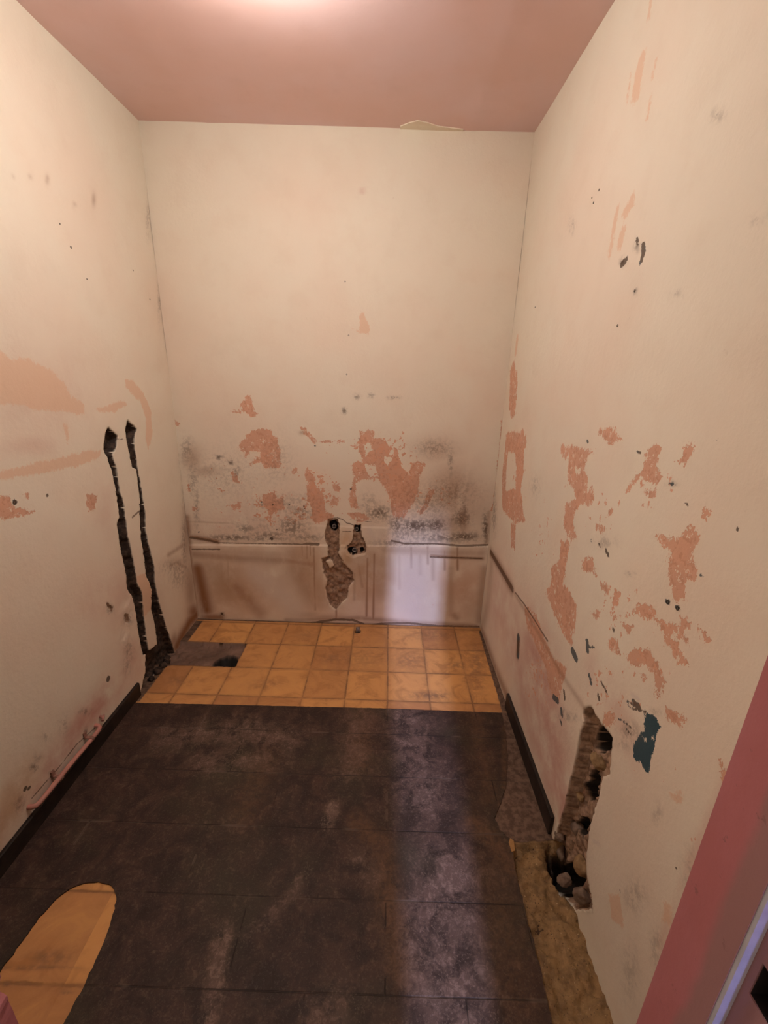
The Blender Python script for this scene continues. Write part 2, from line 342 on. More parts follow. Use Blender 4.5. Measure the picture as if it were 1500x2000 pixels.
# dado plaster stands 6 mm proud below the old bath edge line
P0, P1 = uvp('B', [(373, 1063), (955, 1066)])
zl = P0[1]+(B.U0-P0[0])*(P1[1]-P0[1])/(P1[0]-P0[0])
step = sst(zl-B.V0, -.001, .005)*(B.f['masonry'] < -.002)
B.disp = B.disp+np.where(B.f['hole'] > -.01, 0, step*.006)+.0015*fbm(B.U0, B.V0, 6, 40, 3)*(B.f['hole'] < 0)
B.disp = np.where(B.V0 > .6, B.disp+.004*fbm(B.U0, B.V0, 2.2, 9, 2), B.disp)
wall_m = wall_material('flaking_cream_plaster', 0)
o = kind(B.build('wall_back', wall_m, lambda U, V, D: np.stack([U, YB-D, V], -1), flip=False))

# =================================================================== LEFT WALL
L = Sheet('L', frange(YF-.14, YB+.006, h5), np.concatenate([frange(-0.06, 1.75, h5), frange(1.75, HC+.01, .012)[1:]]))
fill(L)
for p in [[(-150,60),(-20,80),(60,150),(160,150),(270,200),(350,280),(400,350),(400,400),(330,440),(200,430),(100,400),(-150,400)],
          [(-150,780),(60,765),(260,710),(400,680),(500,655),(565,660),(560,690),(450,740),(250,780),(100,800),(-150,850)],
          [(695,262),(740,265),(800,340),(840,430),(850,560),(830,660),(812,600),(815,480),(780,385),(700,305)],
          [(535,425),(680,378),(712,400),(640,442),(560,444)], [(345,500),(380,520),(378,640),(360,560)], [(400,350),(470,400),(465,460),(420,455),(350,430)],
          [(760,1360),(810,1340),(850,1440),(845,1540),(800,1590),(785,1450)]]:
    L.poly('peach', 'c3', p)
for p in [[(-60,915),(50,908),(60,940),(90,985),(190,1000),(80,1035),(-60,1060)], [(480,900),(545,905),(520,1000),(490,1000)], [(130,895),(160,900),(150,920)]]:
    L.poly('pink', 'c3', p, False)
L.f['pink'] -= .001
for a in [(80,770,70,60,.35),(240,1170,30,60,.4),(205,1180,40,50,.35),(260,1290,25,50,.5),(10,740,60,60,.3),(60,870,50,20,.3),(205,1000,20,60,.25)]:
    L.blob('wash', *a)
L.soft('wash', 'c1f', [(600,170),(540,240),(450,330),(370,460),(300,560)], 60, 1.0); L.soft('wash', 'c1f', [(700,40),(650,150)], 50, .5); L.soft('wash', 'c1f', [(300,560),(200,700),(120,760)], 30, .7)
L.soft('tanw', 'c1f', [(150,640),(40,850),(-60,1000)], 90, .7); L.soft('tanw', 'c1f', [(60,700),(0,950)], 60, .6)
L.soft('wash', 'c1f', [(0,880),(-20,980)], 60, .5)
for a in [(245,1235,12,40,.7),(250,1190,12,25,.6)]:
    L.blob('lump', *a)
for a in [(167,1390,12,6,.6),(68,1500,8,8,.8),(75,1480,8,8,.4),(40,1570,10,14,.6),(125,1415,10,20,.35),(88,1440,12,10,.35),(250,1210,8,12,.7),(215,1190,8,10,.5),(168,1430,5,8,.8),(350,1120,18,26,.45),(360,1060,5,50,.5),(355,880,6,40,.4),(364,940,7,60,.6),(335,1110,20,14,.4),(100,1508,6,3,.6),(252,1270,10,20,.5),(248,1300,8,20,.4),(290,430,4,30,.4),(312,560,3,60,.5)]:
    L.blob('mould', *a)
for a in [(365,1040,7,60,.5),(372,1150,10,50,.55),(378,1195,12,18,.9),(345,1100,20,10,.3),(60,345,5,5,.3),(183,390,4,12,.5),(146,400,4,4,.4),(27,345,4,4,.3),(93,350,4,8,.5),(300,1180,25,60,.25)]:
    L.blob('stain', *a)
L.soft('stain', 'p', [(388,1196),(370,1215),(345,1262)], 9, 1.0); L.soft('stain', 'p', [(362,1270),(340,1250),(330,1275)], 8, .7)
L.soft('stain', 'c3', [(940,1240),(1000,1200),(1040,1170)], 9, .5); L.soft('stain', 'c3', [(950,1300),(985,1280),(1040,1310)], 8, .5)
L.line('crack', 'c3', [(620,592),(695,594)], 2.5); L.line('crack', 'c3', [(740,1030),(785,990)], 4); L.line('crack', 'c1f', [(530,350),(430,440),(330,570),(180,740)], 3)
for x, y, r in [(28,981,5),(92,967,3),(211,1326,4),(50,1540,4),(57,1540,3)]:
    L.line('chip', 'p', [(x, y), (x+1, y)], r)
L.poly('masonry', 'c3', [(690,1560),(720,1570),(725,1620),(700,1620)]); L.poly('masonry', 'c3', [(590,1500),(640,1520),(625,1560),(600,1540)])
L.f['masonry'] -= .003
L.recess('masonry', .006, rag=.008)
L.poly('chase', 'c3', [(605,535),(655,580),(640,650),(622,680),(650,760),(665,880),(690,960),(700,1040),(710,1130),(730,1220),(755,1330),(762,1400),(790,1450),(800,1560),(815,1700),(830,1790),(800,1790),(780,1700),(760,1560),(745,1480),(710,1420),(710,1350),(680,1230),(665,1130),(655,1070),(670,1030),(650,880),(625,760),(600,690),(580,650),(590,570)])
L.poly('chase', 'c3', [(715,495),(760,540),(745,600),(765,740),(792,900),(808,1010),(812,1100),(832,1200),(858,1300),(865,1400),(885,1500),(925,1640),(960,1740),(975,1790),(930,1830),(860,1900),(820,1990),(800,2080),(790,2000),(812,1900),(815,1790),(880,1740),(870,1640),(845,1540),(850,1430),(815,1340),(808,1260),(790,1150),(783,1020),(783,920),(763,760),(740,750),(713,620),(700,540)])
L.f['chase'] += .0045
L.recess('chase', .034, rag=.006, rough=.2, sc=60)
L.disp = L.disp+.004*fbm(L.U0, L.V0, 2.5, 21, 3)*(L.f['chase'] < 0)
L.disp = L.disp+L.f['lump']*.012*fbm(L.U0, L.V0, 22, 33, 3)
kind(L.build('wall_left', wall_m, lambda U, V, D: np.stack([XL+D, U, V], -1), flip=False))

# =================================================================== RIGHT WALL
R_ = Sheet('R', frange(YF-.14, YB+.006, h5), np.concatenate([frange(-0.20, 1.55, h5), frange(1.55, HC+.01, .01)[1:]]))
fill(R_)
for p in [[(150,60),(187,60),(187,150),(182,270),(148,270),(150,150)],
          [(130,400),(160,380),(240,400),(235,470),(205,480),(215,560),(205,640),(215,770),(230,850),(180,870),(130,800),(120,700),(180,680),(185,600),(180,500),(130,480)],
          [(155,860),(183,870),(178,1000),(158,990)],
          [(415,450),(600,480),(590,510),(560,520),(540,580),(565,620),(560,700),(590,655),(597,740),(570,772),(520,770),(500,800),(480,850),(505,940),(470,955),(430,870),(440,760),(500,740),(480,680),(455,640),(458,500),(440,545),(415,480)],
          [(930,435),(942,470),(912,560),(955,620),(930,655),(870,650),(840,630),(800,660),(772,722),(748,700),(790,630),(850,560),(850,500)],
          [(1060,465),(1112,460),(1097,500),(1055,560),(998,545),(1050,510)], [(618,370),(700,365),(738,430),(680,455),(618,400)],
          [(1105,870),(1150,920),(1145,970),(1100,1050),(1128,1140),(1078,1170),(1075,1270),(1010,1265),(985,1180),(968,1060),(985,1010),(903,935),(920,920),(1000,955),(1040,900)],
          [(415,955),(467,958),(442,1110),(425,1190),(470,1210),(502,1300),(492,1400),(472,1500),(430,1440),(380,1330),(338,1220),(368,1180),(368,1100),(412,1050)],
          [(535,1050),(592,1035),(608,1142),(528,1102)], [(700,1215),(732,1228),(712,1302),(688,1292)], [(565,1325),(625,1328),(600,1365)], [(625,1170),(665,1195),(665,1225),(630,1210)],
          [(788,1310),(860,1278),(907,1310),(922,1370),(960,1368),(1030,1400),(1082,1470),(1082,1505),(1020,1440),(990,1450),(1050,1540),(1095,1615),(1018,1602),(1000,1540),(950,1480),(930,1390),(870,1370)],
          [(1048,1340),(1092,1370),(1102,1420),(1038,1412)], [(1136,1398),(1170,1430),(1190,1480),(1150,1450)],
          [(800,1530),(870,1518),(922,1590),(957,1700),(942,1762),(888,1775),(910,1700),(890,1640),(850,1600),(820,1612),(745,1570)], [(828,1645),(872,1670),(852,1715)],
          [(655,1460),(712,1468),(732,1555),(678,1530)], [(738,1388),(792,1400),(770,1445)], [(665,785),(692,790),(680,825),(665,820)], [(850,690),(915,685),(905,725),(855,735)], [(835,745),(855,745),(850,780),(830,775)],
          [(605,870),(660,880),(640,915),(605,900)], [(225,1285),(285,1330),(335,1470),(400,1620),(380,1700),(330,1600),(240,1400)], [(1160,800),(1190,805),(1175,835),(1155,830)], [(690,1340),(720,1345),(715,1380),(690,1375)]]:
    R_.poly('pink', 'c6', p)
R_.poly('pink', 'c6', [(490,570),(522,578),(512,606),(490,602)], carve=True)
for p in [[(610,378),(675,388),(645,455),(608,440)], [(928,345),(1035,400),(1012,465),(938,412)], [(1208,625),(1242,640),(1237,745),(1208,690)],
          [(370,100),(420,150),(400,240),(380,330),(330,260),(300,110)]]:
    R_.poly('pink', 'c3f', p)
R_.line('pink', 'c6', [(140,420),(122,600),(118,760),(150,800)], 16); R_.line('pink', 'c6', [(165,60),(165,270)], 18); R_.line('pink', 'c6', [(215,400),(212,600),(195,700),(205,830)], 16)
R_.f['pink'] -= 0.001
for p in [[(640,1330),(700,1330),(712,1500),(650,1450)], [(928,1365),(962,1390),(952,1485),(918,1470)], [(960,800),(1030,780),(1010,850),(970,850)]]:
    R_.poly('peach', 'c3f', p)
R_.poly('peach', 'c2u', [(1022,185),(1008,290),(997,392),(962,407),(976,290),(1000,218)]); R_.poly('peach', 'c2u', [(972,755),(978,790),(940,855),(922,848),(943,800)])
R_.line('peach', 'c2u', [(912,820),(895,900),(880,1000)], 9); R_.line('peach', 'c2u', [(930,905),(918,960)], 12); R_.line('peach', 'c2u', [(1040,380),(1025,465)], 5); R_.line('peach', 'c2u', [(1042,0),(1030,75)], 7); R_.line('peach', 'c2u', [(1063,225),(1050,290)], 7); R_.line('peach', 'c2u', [(962,290),(950,390)], 6)
R_.line('peach', 'p', [(1010,660),(1007,690)], 3)
for a in [(1180,1000,60,60,.35),(1200,1190,60,80,.5),(1060,1050,30,80,.4),(1270,950,60,50,.4),(1180,1340,50,50,.6),(1050,1330,30,60,.7),(1250,1290,60,50,.5),(1230,1370,60,40,.5),(1130,940,40,80,.35),(1330,1100,50,60,.35),(1010,900,20,120,.45),(1330,1530,50,60,.3),(1360,1650,60,100,.25),(1220,1500,40,40,.35)]:
    R_.blob('fleck', *a)
R_.soft('wash', 'c3f', [(250,60),(300,250),(330,500),(370,800)], 110, 1.0); R_.soft('wash', 'c3f', [(180,200),(220,400),(300,650)], 60, .7); R_.soft('wash', 'c6', [(90,1250),(200,1600),(260,1800)], 90, .5)
R_.soft('wash', 'c3f', [(560,150),(680,350),(760,550)], 60, .4); R_.soft('wash', 'c3f', [(1250,700),(1050,1200),(900,1600)], 25, .4)
R_.soft('tanw', 'c3f', [(350,900),(345,970)], 30, .8)
for a in [(1240,570,4,4,.7),(1215,512,6,6,1),(1243,480,6,10,.7),(1117,440,6,14,.5),(1400,225,16,10,.4),(1310,945,10,5,.6),(1230,1120,10,5,.4),(1180,1060,20,12,.35),(1045,950,10,20,.3),(1285,1590,10,20,.3),(1240,1750,20,30,.4),(1280,1850,12,40,.35),(1230,1900,15,60,.3),(965,1000,5,40,.6),(1280,1390,10,8,.5),(1100,1390,5,8,.5),(1220,1450,20,14,.35),(1230,1430,20,20,.5),(1320,575,12,8,.3),(1480,430,20,8,.3),(1110,1400,20,8,.5),(1350,1700,20,50,.25)]:
    R_.blob('mould', *a)
R_.soft('stain', 'p', [(958,1080),(975,1105),(1000,1150)], 4, .95); R_.soft('stain', 'p', [(1000,1150),(1028,1195),(1060,1250),(1095,1315),(1140,1380)], 2.2, .4); R_.soft('stain', 'p', [(960,1100),(952,1180),(942,1222)], 8, .4)
R_.soft('stain', 'p', [(1013,1248),(1010,1280)], 4, 1.0); R_.soft('stain', 'p', [(940,1228),(965,1300),(990,1360)], 4, .7)
R_.line('crack', 'p', [(958,1078),(975,1107),(1002,1152)], 2); R_.line('crack', 'c6', [(180,1225),(230,1290),(300,1400),(350,1480)], 2.2)
for pts, r in [([(555,1482),(556,1528)],11),([(556,1512),(592,1512)],4),([(478,1530),(496,1570)],13),([(566,1660),(576,1700)],8),([(628,1692),(660,1752)],5),([(613,1765),(618,1780)],8),
               ([(800,1800),(830,1832)],13),([(765,1790),(795,1812)],4),([(378,1772),(400,1792)],9),([(432,1742),(436,1780)],6),([(965,1270),(980,1276)],9),([(1018,1300),(1032,1310)],9),([(655,1005),(668,1032)],7),([(618,972),(625,985)],5),
               ([(418,1835),(424,1865)],7),([(577,950),(579,955)],4),([(195,1462),(192,1550)],11),([(556,432),(560,442)],5),([(815,488),(835,492)],4),([(1205,425),(1235,422)],4),([(1065,760),(1078,765)],4),([(975,655),(1010,658)],5),([(1335,890),(1345,893)],4),([(1145,1130),(1155,1135)],6),([(690,1415),(694,1420)],7),([(830,1830),(870,1860)],4)]:
    R_.line('chip', 'c6', pts, r)
for pts, r in [([(205,180),(210,200)],11),([(200,260),(210,290)],9),([(775,330),(810,380)],8),([(705,240),(760,270),(820,320)],5),([(780,120),(830,155),(930,165)],6),([(1210,1535),(1216,1545)],7),([(715,1725),(722,1735)],5)]:
    R_.line('chip', 'c4f', pts, r)
R_.line('chip', 'c2u', [(1010,955),(1012,990),(1000,1022)], 8); R_.line('chip', 'c2u', [(928,1030),(942,1018)], 9); R_.line('chip', 'c2u', [(985,935),(990,950)], 6)
R_.soft('white', 'c4f', [(820,30),(880,70)], 14, 1.0); R_.soft('white', 'c4f', [(480,1300),(540,1330)], 8, .8)
R_.poly('teal', 'c4f', [(930,190),(1000,200),(1070,300),(1060,350),(1030,380),(1020,480),(960,700),(900,630),(840,570),(830,490),(870,410),(880,360),(940,350),(930,290)])
R_.poly('teal', 'c4f', [(912,388),(962,400),(942,462)], carve=True); R_.poly('teal', 'c4f', [(985,378),(1015,398),(992,432)], carve=True)
R_.poly('masonry', 'c4f', [(400,150),(465,130),(500,200),(560,290),(615,350),(650,410),(642,520),(627,722),(565,740),(532,920),(492,1050),(452,1200),(432,1330),(420,1480),(430,1620),(460,1780),(480,1900),(330,1900),(200,1740),(60,1500),(60,1320),(140,1290),(180,1170),(230,1000),(260,850),(300,700),(340,520),(370,350),(402,270),(390,200)])
R_.recess('masonry', .036, rag=.005, rough=.3, sc=70)
R_.poly('hole', 'c4f', [(515,310),(565,305),(640,390),(635,500),(600,520),(560,540),(480,500),(485,400)], deep=.030); R_.poly('hole', 'c4f', [(470,665),(545,745),(520,900),(470,940),(400,960),(405,800)], deep=.030)
R_.poly('hole', 'c4f', [(280,1170),(330,1110),(390,1080),(445,1120),(425,1200),(400,1300),(350,1200)], deep=.030); R_.poly('hole', 'c4f', [(150,1500),(200,1500),(300,1480),(330,1600),(430,1650),(330,1800),(230,1740)], deep=.030)
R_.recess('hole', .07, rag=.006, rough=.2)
R_.disp = R_.disp+.004*fbm(R_.U0, R_.V0, 2.3, 27, 3)*(R_.f['masonry'] < 0)
kind(R_.build('wall_right', wall_m, lambda U, V, D: np.stack([XR-D, U, V], -1), flip=True))

# =================================================================== FLOOR
FL = Sheet('F', frange(XL-.05, XR+.13, h5), frange(0.25, YB+.03, h5))
for k in ['dirt', 'conc', 'fhole', 'gap']: FL.fld(k)
for k in ['smut']: FL.fld(k, 0.0)
TX, TY, T0X, T0Y = .193, .1965, .035, 2.205
FL.upoly('gap', [(XL-.04, 1.812), (-.722, 1.812), (-.722, 2.0085), (XL-.04, 2.0085)])
FL.recess('gap', .024, rag=.002, rough=.25, edge=.003)
c0 = (-.790, 1.868)
ang = np.linspace(0, 2*math.pi, 24, endpoint=False)
FL.upoly('fhole', [(c0[0]+.064*math.cos(a), max(1.8135, c0[1]+.066*math.sin(a))) for a in ang])
FL.upoly('fhole', [(-.136+.018*math.cos(a), 2.155+.02*math.sin(a)) for a in ang])
FL.recess('fhole', .12, rag=.002, rough=.0, edge=.003)
FL.poly('conc', 'p', [(1001,1644),(1006,1700),(1029,1794),(1044,1850),(1059,1906),(1077,2000),(1130,2300),(1500,2300),(1330,2000),(1220,1800),(1150,1650),(1100,1642)])
FL.recess('conc', .026, rag=.005, rough=.4, edge=.004)
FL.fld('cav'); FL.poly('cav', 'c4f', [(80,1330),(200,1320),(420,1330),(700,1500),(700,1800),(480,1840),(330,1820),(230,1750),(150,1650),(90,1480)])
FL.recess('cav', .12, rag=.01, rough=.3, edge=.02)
FL.upoly('dirt', [(XL-.05, 1.56), (-1.062, 1.56), (-1.058, 1.80), (-1.03, 1.81), (-1.045, 2.01), (-1.045, YB-.03), (XL-.05, YB-.03)])
FL.upoly('dirt', [(XR+.13, 1.58), (.545, 1.57), (.55, 1.8), (.562, 2.2), (XR+.13, 2.2)]); FL.upoly('dirt', [(XL-.05, YB-.02), (XR+.1, YB-.008), (XR+.1, YB+.03), (XL-.05, YB+.03)])
FL.upoly('dirt', [(.36, 1.565), (XR+.12, 1.565), (XR+.12, .25), (.30, .25)])
FL.blob('smut', 895, 1300, 20, 8, .6); FL.blob('smut', 840, 1358, 40, 8, .7); FL.blob('smut', 700, 1285, 60, 20, .3); FL.blob('smut', 650, 1285, 25, 12, .45); FL.blob('smut', 800, 1290, 30, 16, .45); FL.blob('smut', 100, 1870, 40, 14, .6); FL.blob('smut', 130, 1938, 12, 5, .8)
for a in [(430,1290,30,12,.4),(520,1335,30,8,.3),(600,1240,20,8,.3),(345,1330,20,8,.4),(850,1240,60,10,.4),(930,1300,20,60,.5),(60,1890,80,3,.9),(13,1922,6,3,1)]: FL.blob('smut', *a)

def floor_material():
    t = NT('ochre_cement_tiles', .6); P = t.pos()
    sp = t.n.new('ShaderNodeSeparateXYZ'); t.l.new(P, sp.inputs[0]); x, y = sp.outputs[0], sp.outputs[1]
    nf = t.noise(P, 45, 5, .6); nm = t.noise(P, 8, 4, .6); nh = t.noise(P, 160, 3, .6)
    u = t.mth('DIVIDE', t.mth('SUBTRACT', x, T0X-10*TX), TX); v = t.mth('DIVIDE', t.mth('SUBTRACT', y, T0Y-20*TY), TY)
    fu, fv = t.mth('FRACT', u), t.mth('FRACT', v)
    eu = t.mth('MINIMUM', fu, t.mth('SUBTRACT', 1.0, fu)); ev = t.mth('MINIMUM', fv, t.mth('SUBTRACT', 1.0, fv))
    eu = t.mth('ADD', eu, t.ramp(y, 1.1, .9))
    e = t.mth('MINIMUM', eu, ev)
    cb = t.n.new('ShaderNodeCombineXYZ'); t._in(cb.inputs[0], t.mth('FLOOR', u)); t._in(cb.inputs[1], t.mth('FLOOR', v))
    wn = t.n.new('ShaderNodeTexWhiteNoise'); t.l.new(cb.outputs[0], wn.inputs['Vector'])
    col = t.mix(wn.outputs['Value'], (0.70, 0.36, 0.125), (0.47, 0.225, 0.09))
    mp = t.n.new('ShaderNodeVectorMath'); mp.operation = 'ADD'; t.l.new(P, mp.inputs[0]); t.l.new(wn.outputs['Color'], mp.inputs[1])
    vein = t.noise(mp.outputs[0], 9, 5, .6, 1.5)
    col = t.mix(t.mth('MULTIPLY', t.ramp(vein, .45, .72), .6), col, (0.36, 0.16, 0.05))
    col = t.mix(t.mth('MULTIPLY', t.ramp(vein, .5, .25), .35), col, (0.74, 0.40, 0.13))
    gr = t.ramp(t.mth('ADD', e, t.mth('MULTIPLY', t.mth('SUBTRACT', nf, .5), .05)), .030, .004)
    col = t.mix(t.mth('MULTIPLY', gr, t.ramp(nm, .25, .6)), col, (0.27, 0.13, 0.055))
    col = t.mix(t.mth('MULTIPLY', t.ramp(e, .10, 0), .25), col, (0.30, 0.15, 0.06))
    col = t.mix(t.mth('MULTIPLY', t.at('smut'), t.ramp(nf, .3, .6)), col, (0.17, 0.10, 0.065))
    dirt = t.mix(t.ramp(nf, .35, .65), (0.085, 0.05, 0.035), (0.19, 0.12, 0.08))
    col = t.mix(t.sdm('dirt', nf, .012, .003), col, dirt)
    bed = t.mix(t.ramp(nm, .35, .65), (0.15, 0.09, 0.065), (0.24, 0.15, 0.11))
    col = t.mix(t.ramp(t.at('gap'), -.0005, .001), col, bed)
    con = t.mix(t.ramp(nf, .35, .7), (0.33, 0.20, 0.085), (0.20, 0.12, 0.055))
    con = t.mix(t.ramp(nh, .62, .70), con, (0.07, 0.04, 0.025)); con = t.mix(t.ramp(t.noise(P, 30, 5, .75), .64, .68), con, (0.07, .04, .02))
    con = t.mix(t.ramp(t.noise(P, 120, 3, .5), .68, .72), con, (0.5, .36, .2))
    col = t.mix(t.ramp(t.at('conc'), -.0005, .001), col, con)
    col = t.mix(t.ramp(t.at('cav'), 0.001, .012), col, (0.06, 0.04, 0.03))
    col = t.mix(t.ramp(t.at('fhole'), -.0005, .001), col, (0.012, 0.01, 0.008))
    t._in(t.b.inputs['Roughness'], t.mth('ADD', .5, t.mth('MULTIPLY', nf, .3)))
    h = t.mth('SUBTRACT', t.mth('MULTIPLY', nf, .3), t.mth('MULTIPLY', gr, .5))
    h = t.mth('ADD', h, t.mth('MULTIPLY', t.mth('MULTIPLY', t.ramp(t.at('conc'), 0, .002), t.mth('ADD', nf, nh)), 1.5))
    t.bump(h, .5, .004)
    return t.out(col)
floor_m = floor_material()
kind(FL.build('floor', floor_m, lambda U, V, D: np.stack([U, V, D], -1), flip=False))

# ------------------------------------------------------------------ dark floor covering laid over the tiles, cut round a toilet foot
def smooth(P, n=2):
    P = [np.array(p) for p in P]
    for _ in range(n):
        Q = []
        for i in range(len(P)):
            a, b = P[i], P[(i+1) % len(P)]; Q += [a*.75+b*.25, a*.25+b*.75]
        P = Q
    return np.array(P)
out = [tuple(p) for p in uvp('F', [(266,1374),(500,1379),(760,1385),(980,1394),(989,1437),(992,1480),(988,1536),(978,1570),(965,1600),(975,1622),(1000,1645),(1006,1700),(1029,1794),(1044,1850),(1059,1906),(1077,2000)])]
out[0] = (-1.075, out[0][1])
dens = []
for i in range(len(out)):
    a = np.array(out[i]); dens.append(a)
    if i < len(out)-1:
        b = np.array(out[i+1]); n_ = int(np.linalg.norm(b-a)/.012)
        for k in range(1, n_): dens.append(a+(b-a)*k/n_+(np.array([.0018, .0008])*RNG.randn() if i > 3 else np.array([0, .0005*RNG.randn()])))
out = dens+[np.array((.445, .30)), np.array((-1.075, .30))]
oval = smooth(uvp('F', [(-70,2010),(0,1897),(21,1872),(52,1828),(80,1790),(115,1751),(150,1729),(189,1723),(218,1730),(228,1751),(224,1780),(210,1825),(189,1874),(168,1923),(140,1972),(110,2030),(40,2150),(-60,2150)]), 2)
oval = [p+RNG.randn(2)*.0012 for p in oval]
CV = []
for gx in np.arange(-1.07, .55, .012):
    for gy in np.arange(.305, 1.56, .012): CV.append((gx+RNG.rand()*.003, gy+RNG.rand()*.003))
CV = np.array(CV)
s1 = sd_poly(CV[:, 0], CV[:, 1], np.array(out)); s2 = sd_poly(CV[:, 0], CV[:, 1], np.array(oval))
CV = CV[(s1 > .005) & (s2 < -.005)]
no, nv_ = len(out), len(oval)
pts = [Vector(p) for p in out]+[Vector(p) for p in oval]+[Vector(p) for p in CV]
edges = [(i, (i+1) % no) for i in range(no)]+[(no+i, no+(i+1) % nv_) for i in range(nv_)]
r = geometry.delaunay_2d_cdt(pts, edges, [], 0, 1e-5)
vs2 = np.array([(v.x, v.y) for v in r[0]]); fc = [f for f in r[2]]
cen = np.array([vs2[list(f)].mean(0) for f in fc])
keep = (sd_poly(cen[:, 0], cen[:, 1], np.array(out)) > 0) & (sd_poly(cen[:, 0], cen[:, 1], np.array(oval)) < 0)
fc = [tuple(f) for f, k in zip(fc, keep) if k]
zt = .004+.0006*fbm(vs2[:, 0], vs2[:, 1], 5, 3, 2)
bm = bmesh.new(); bv = [bm.verts.new((p[0], p[1], z)) for p, z in zip(vs2, zt)]
for f in fc:
    try: bm.faces.new([bv[i] for i in f])
    except ValueError: pass
be = [e for e in bm.edges if len(e.link_faces) == 1]
ex = bmesh.ops.extrude_edge_only(bm, edges=be)
for g in ex['geom']:
    if isinstance(g, bmesh.types.BMVert): g.co.z = -.0005
for v in [v for v in bm.verts if not v.link_faces]: bm.verts.remove(v)
bmesh.ops.recalc_face_normals(bm, faces=bm.faces)
me = bpy.data.meshes.new('floor_covering'); bm.to_mesh(me); bm.free()
co = np.zeros(len(me.vertices)*3); me.vertices.foreach_get('co', co); co = co.reshape(-1, 3)
def gsoft(pix, w_, st):
    P = uvp('F', pix); return st*np.exp(-(sd_line(co[:, 0], co[:, 1], P, 0)/w_)**2)
dust = np.zeros(len(co)); rust = np.zeros(len(co))
for pix, w_, st in [([(436,1830),(425,1900),(410,1990)],.022,.9),([(650,1575),(640,1615)],.02,.9),([(655,1590),(630,1605)],.014,.9),([(700,1680),(735,1720)],.03,.35),([(600,1700),(560,1760),(480,1830)],.018,.4),([(330,1440),(500,1430),(560,1450)],.06,.6),([(400,1490),(520,1480)],.05,.5),([(700,1410),(690,1500)],.06,.45),([(620,1990),(680,1960)],.04,.5),([(790,1400),(830,1560)],.09,.6),([(880,1700),(850,1850),(900,1980)],.10,.65),([(830,1790),(800,1900)],.02,.6)]:
    dust = np.maximum(dust, gsoft(pix, w_, st))
for pix, w_, st in [([(925,1610),(960,1640),(1000,1700)],.035,.8),([(700,1610),(745,1650),(760,1760),(785,1900)],.04,.75),([(710,1400),(700,1490)],.06,.55),([(960,1700),(1010,1950)],.07,.4),([(930,1400),(955,1560)],.04,.45),([(985,1420),(985,1540)],.01,.7),([(520,1480),(480,1590)],.06,.4)]:
    rust = np.maximum(rust, gsoft(pix, w_, st))
for k, v in (('dust', dust), ('rust', rust)):
    at_ = me.attributes.new(k, 'FLOAT', 'POINT'); at_.data.foreach_set('value', v.astype(np.float32))
